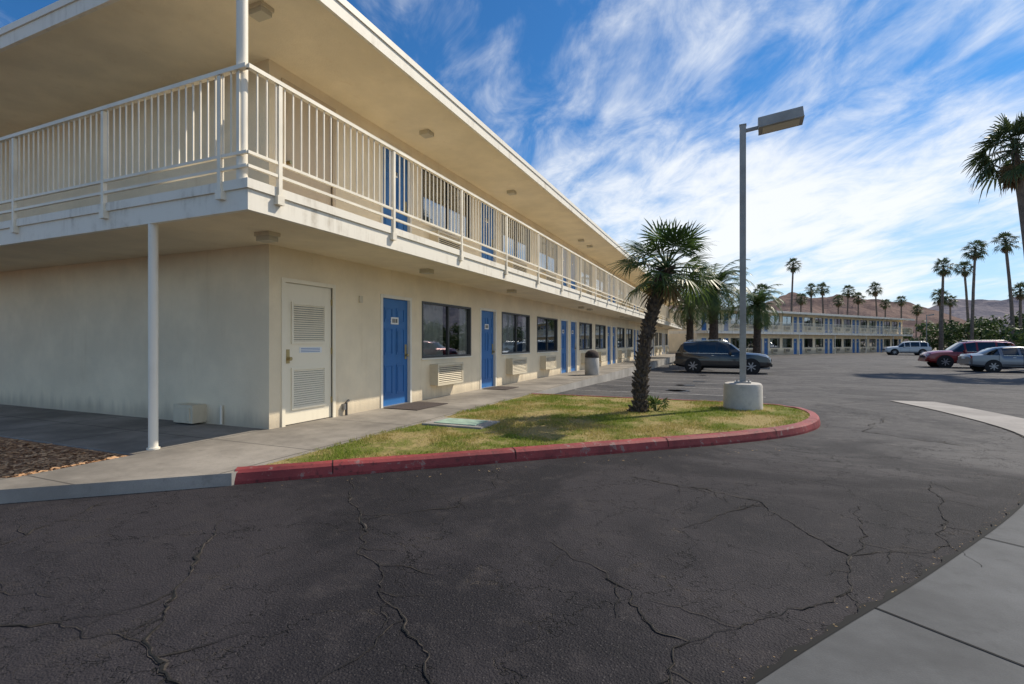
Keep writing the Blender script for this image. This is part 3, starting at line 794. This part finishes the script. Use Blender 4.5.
# ------------------------------------------------------------ leafy masses
def leafmass(name,clumps,leaf=.16,per=170,mat='tree_leaf'):
    b=MB()
    for (x,y,z,r) in clumps:
        sub=[(Vector((x,y,z))+Vector((U(-1,1),U(-1,1),U(-.7,.8)))*r*.6,r*U(.35,.55)) for _ in range(6)]
        for k in range(per):
            c,rr=random.choice(sub); d=Vector((random.gauss(0,1),random.gauss(0,1),random.gauss(0,1))).normalized()
            p=c+d*rr*U(.55,1.05); n=(d+Vector((U(-.6,.6),U(-.6,.6),U(-.2,.8)))).normalized(); a=n.cross(Vector((U(-1,1),U(-1,1),U(-1,1)))).normalized(); c2=n.cross(a); L=leaf*U(.6,1.3)*r**.5
            b.face([p-a*L,p-c2*L*.5,p+a*L,p+c2*L*.5],mat)
    return b.obj(name)
cl=[]
for i in range(60):
    s=i/59; y=70+50*s+U(-3,3); x=35+U(-1.5,7)+ (0 if s<.5 else -1); h=U(1.6,5.4)
    cl.append((x,y,h-1.0,U(1.3,2.4))); cl.append((x+U(-1,1),y+U(-1,1),max(.6,h-2.8),U(1.2,2.0)))
leafmass('distant_trees',cl,.22,130)
cl=[]
for i in range(90):
    x=-60+i*2.6+U(-1,1); cl.append((x,150+U(-8,12),U(.5,5.0),U(2,3.4)))
leafmass('distant_trees',cl,.34,90)
leafmass('shrub_hedge',[(33.6+U(-.3,.3),40+i*1.1,.4+U(-.1,.2),U(.7,.95)) for i in range(30)],.13,130)
leafmass('shrub',[(-3.0,35.6,.1,.5),(1.9,36.2,.15,.55),(.6,35.4,.0,.4),(-2.1,36.4,.05,.5)],.09,260)
b=MB(); b.box(37,37.2,30,74,-.3,1.6,'stucco'); b.obj('boundary_wall')

# ------------------------------------------------------------ hills
def hills(name,a0,a1,D,dep,H,m,seed,na=150,nd=16):
    b=MB(); g=[]
    for i in range(na+1):
        az=math.radians(a0+(a1-a0)*i/na); row=[]
        env=math.sin(math.pi*min(1,max(0,i/na)))**.45
        for j in range(nd+1):
            s=j/nd; r=D+dep*s; x,y=math.sin(az)*r,math.cos(az)*r
            f=noise.fractal(Vector((az*7+seed,s*.9,seed)),1,2,6); f2=noise.ridged_multi_fractal(Vector((x/220,y/220,seed)),1,2,5,1,2)
            hh=H*env*(s**.7)*(.72+.30*f+.10*f2)
            row.append((x,y,-6+max(0,hh)))
        g.append(row)
    for i in range(na):
        for j in range(nd): b.face([g[i][j],g[i][j+1],g[i+1][j+1],g[i+1][j]],m)
    return b.obj(name)
hills('hills',-20,20,900,330,148,'hill_near',3.3)
hills('hills',8,62,2100,700,255,'hill_far',8.1)
hills('hills',-80,-10,1700,500,150,'hill_far',5.1)

# ------------------------------------------------------------ vehicles
def car(name,kind,x,y,rz,paint):
    e=empty(name,(x,y,gz(y)),rz); b=MB()
    if kind=='suv':
        S=[(-2.40,.48,.80,.88,.80,.76),(-2.35,.38,1.02,1.08,.90,.84),(-2.08,.32,1.10,1.58,.94,.72),(-1.92,.30,1.10,1.68,.95,.70),(-1.22,.28,1.08,1.73,.95,.69),(-1.12,.28,1.08,1.735,.95,.69),(-.24,.28,1.06,1.73,.95,.69),(-.14,.28,1.06,1.725,.95,.69),(.36,.28,1.05,1.66,.95,.67),(.46,.28,1.05,1.61,.95,.67),(1.05,.29,1.04,1.13,.95,.80),(1.8,.30,1.0,1.08,.94,.79),(2.2,.34,.90,1.00,.90,.74),(2.38,.40,.74,.84,.82,.68),(2.43,.46,.60,.68,.76,.64)]
        gs=[(3,4),(5,6),(7,8)]; ws=(9,10); bs=(1,2); wx=(-1.42,1.48); wr=.385; roof=1.73
    else:
        S=[(-2.33,.45,.80,.85,.76,.68),(-2.25,.34,.92,.98,.84,.70),(-1.75,.28,.96,1.03,.88,.70),(-1.05,.25,.95,1.34,.89,.58),(-.9,.25,.94,1.38,.89,.58),(-.22,.24,.92,1.44,.89,.58),(-.12,.24,.92,1.44,.89,.58),(.42,.24,.90,1.41,.89,.57),(.55,.24,.90,1.36,.89,.57),(1.28,.25,.86,.95,.88,.68),(1.95,.27,.76,.84,.86,.66),(2.22,.32,.66,.72,.80,.60),(2.32,.40,.55,.60,.70,.55)]
        gs=[(4,5),(6,7)]; ws=(8,9); bs=(2,3); wx=(-1.35,1.38); wr=.33; roof=1.44
    def sec(s):
        x_,zb,be,tp,w_,wr_=s
        h=[(.86*w_,zb),(w_*.985,zb+.10),(w_,(zb+be)*.52),(w_*.965,be),(wr_,tp-.05),(wr_*.82,tp)]
        return [(x_,0,zb)]+[(x_,p,z) for p,z in h]+[(x_,0,tp+.02)]+[(x_,-p,z) for p,z in reversed(h)]
    Q=[sec(s) for s in S]; n=len(Q[0])
    for i in range(len(Q)-1):
        for k in range(n):
            k2=(k+1)%n; m=paint
            side=k in (4,9); top=k in (4,5,6,7,8,9)
            if side and any(i==g[0] for g in gs): m='car_glass'
            if top and i in (ws[0],bs[0]): m='car_glass'
            b.face([Q[i][k],Q[i+1][k],Q[i+1][k2],Q[i][k2]],m)
    b.face(Q[0],paint); b.face(Q[-1][::-1],paint)
    o=b.obj('body',smooth=False); o.parent=e
    wl=o.modifiers.new('weld','WELD'); wl.merge_threshold=.0005
    o.data.polygons.foreach_set('use_smooth',[True]*len(o.data.polygons))
    es=o.modifiers.new('es','EDGE_SPLIT'); es.split_angle=math.radians(30)
    sub=MB(); W0=S[5][4]
    for xx in wx:
        for sg in (-1,1):
            sub.tube([(xx,sg*(W0-.10),wr),(xx,sg*(W0+.006),wr)],wr*1.16,24,'dark')
            sub.tube([(xx,sg*(W0-.2),wr),(xx,sg*(W0-.02),wr),(xx,sg*(W0+.02),wr),(xx,sg*(W0+.025),wr)],[wr,wr,wr*.95,wr*.7],24,'tyre')
            sub.tube([(xx,sg*(W0),wr),(xx,sg*(W0+.028),wr)],wr*.64,20,'dark')
            for q in range(7):
                a=q*2*math.pi/7+.3; c=Vector((xx+math.cos(a)*wr*.33,sg*(W0+.030),wr+math.sin(a)*wr*.33))
                sub.obox(c,Vector((math.cos(a),0,math.sin(a)))*wr*.30,Vector((0,1,0))*.006,Vector((-math.sin(a),0,math.cos(a)))*.026,'rim')
            sub.tube([(xx,sg*(W0+.02),wr),(xx,sg*(W0+.038),wr)],.06,10,'rim')
    o=sub.obj('wheels'); o.parent=e
    tr=MB(); xf=S[-1][0]; xr=S[0][0]; zf=S[-3][2]
    for sg in (-1,1):
        tr.obox((xf-.13,sg*.62,zf-.08),(.06,-sg*.03,0),(0,.14,0),(0,0,.07),'head_lens')
        tr.obox((xr+.08,sg*.72,.92 if kind=='suv' else .84),(.05,0,0),(0,.09,0),(0,0,.15 if kind=='suv' else .08),'tail_lens')
        tr.obox((S[8][0]+.12,sg*(W0+.06),S[8][2]+.05),(.06,0,0),(0,.08,0),(0,0,.06),paint)
        for xh in (-.25,.75) if kind=='suv' else (-.3,.55): tr.obox((xh-.15,sg*(W0-.005),S[6][2]-.10),(.07,0,0),(0,.02,0),(0,0,.012),'chrome')
        g0,g1=S[gs[0][0]][0],S[gs[-1][1]][0]
        tr.obox(((g0+g1)/2,sg*W0*.967,S[6][2]+.012),((g1-g0)/2,0,-.01),(0,.008,0),(0,0,.010),'chrome')
        for xj in (-1.1,-.06,.85): tr.obox((xj,sg*(W0+.0005),.68),(.004,0,0),(0,.003,0),(0,0,.28),'dark')
        tr.obox((0,sg*(W0-.005),.42),(.95,0,0),(0,.012,0),(0,0,.025),'dark')
        if kind=='suv': tr.tube([(-1.8,sg*.60,roof-.01),(-1.6,sg*.60,roof+.06),(.1,sg*.60,roof+.06),(.3,sg*.60,roof-.04)],.018,6,'chrome')
    tr.obox((xf-.01,0,.70 if kind=='suv' else .60),(.03,0,0),(0,.40,0),(0,0,.07),'dark'); tr.obox((xf+.0,0,.46),(.05,0,0),(0,.72,0),(0,0,.07),paint)
    tr.obox((xr+.0,0,.52),(.05,0,0),(0,.74,0),(0,0,.08),paint); tr.obox((xr-.02,0,.78),(.035,0,0),(0,.16,0),(0,0,.055),'sign_white')
    o=tr.obj('trim'); o.parent=e
car('suv','suv',-.30,30.3,math.radians(-3),'paint_black')
car('suv','suv',14.6,42.5,math.pi,'paint_red')
car('sedan_car','sedan',14.9,37.2,math.radians(2),'paint_silver')
car('suv','suv',21.2,79.8,math.pi,'paint_white')
print('done')
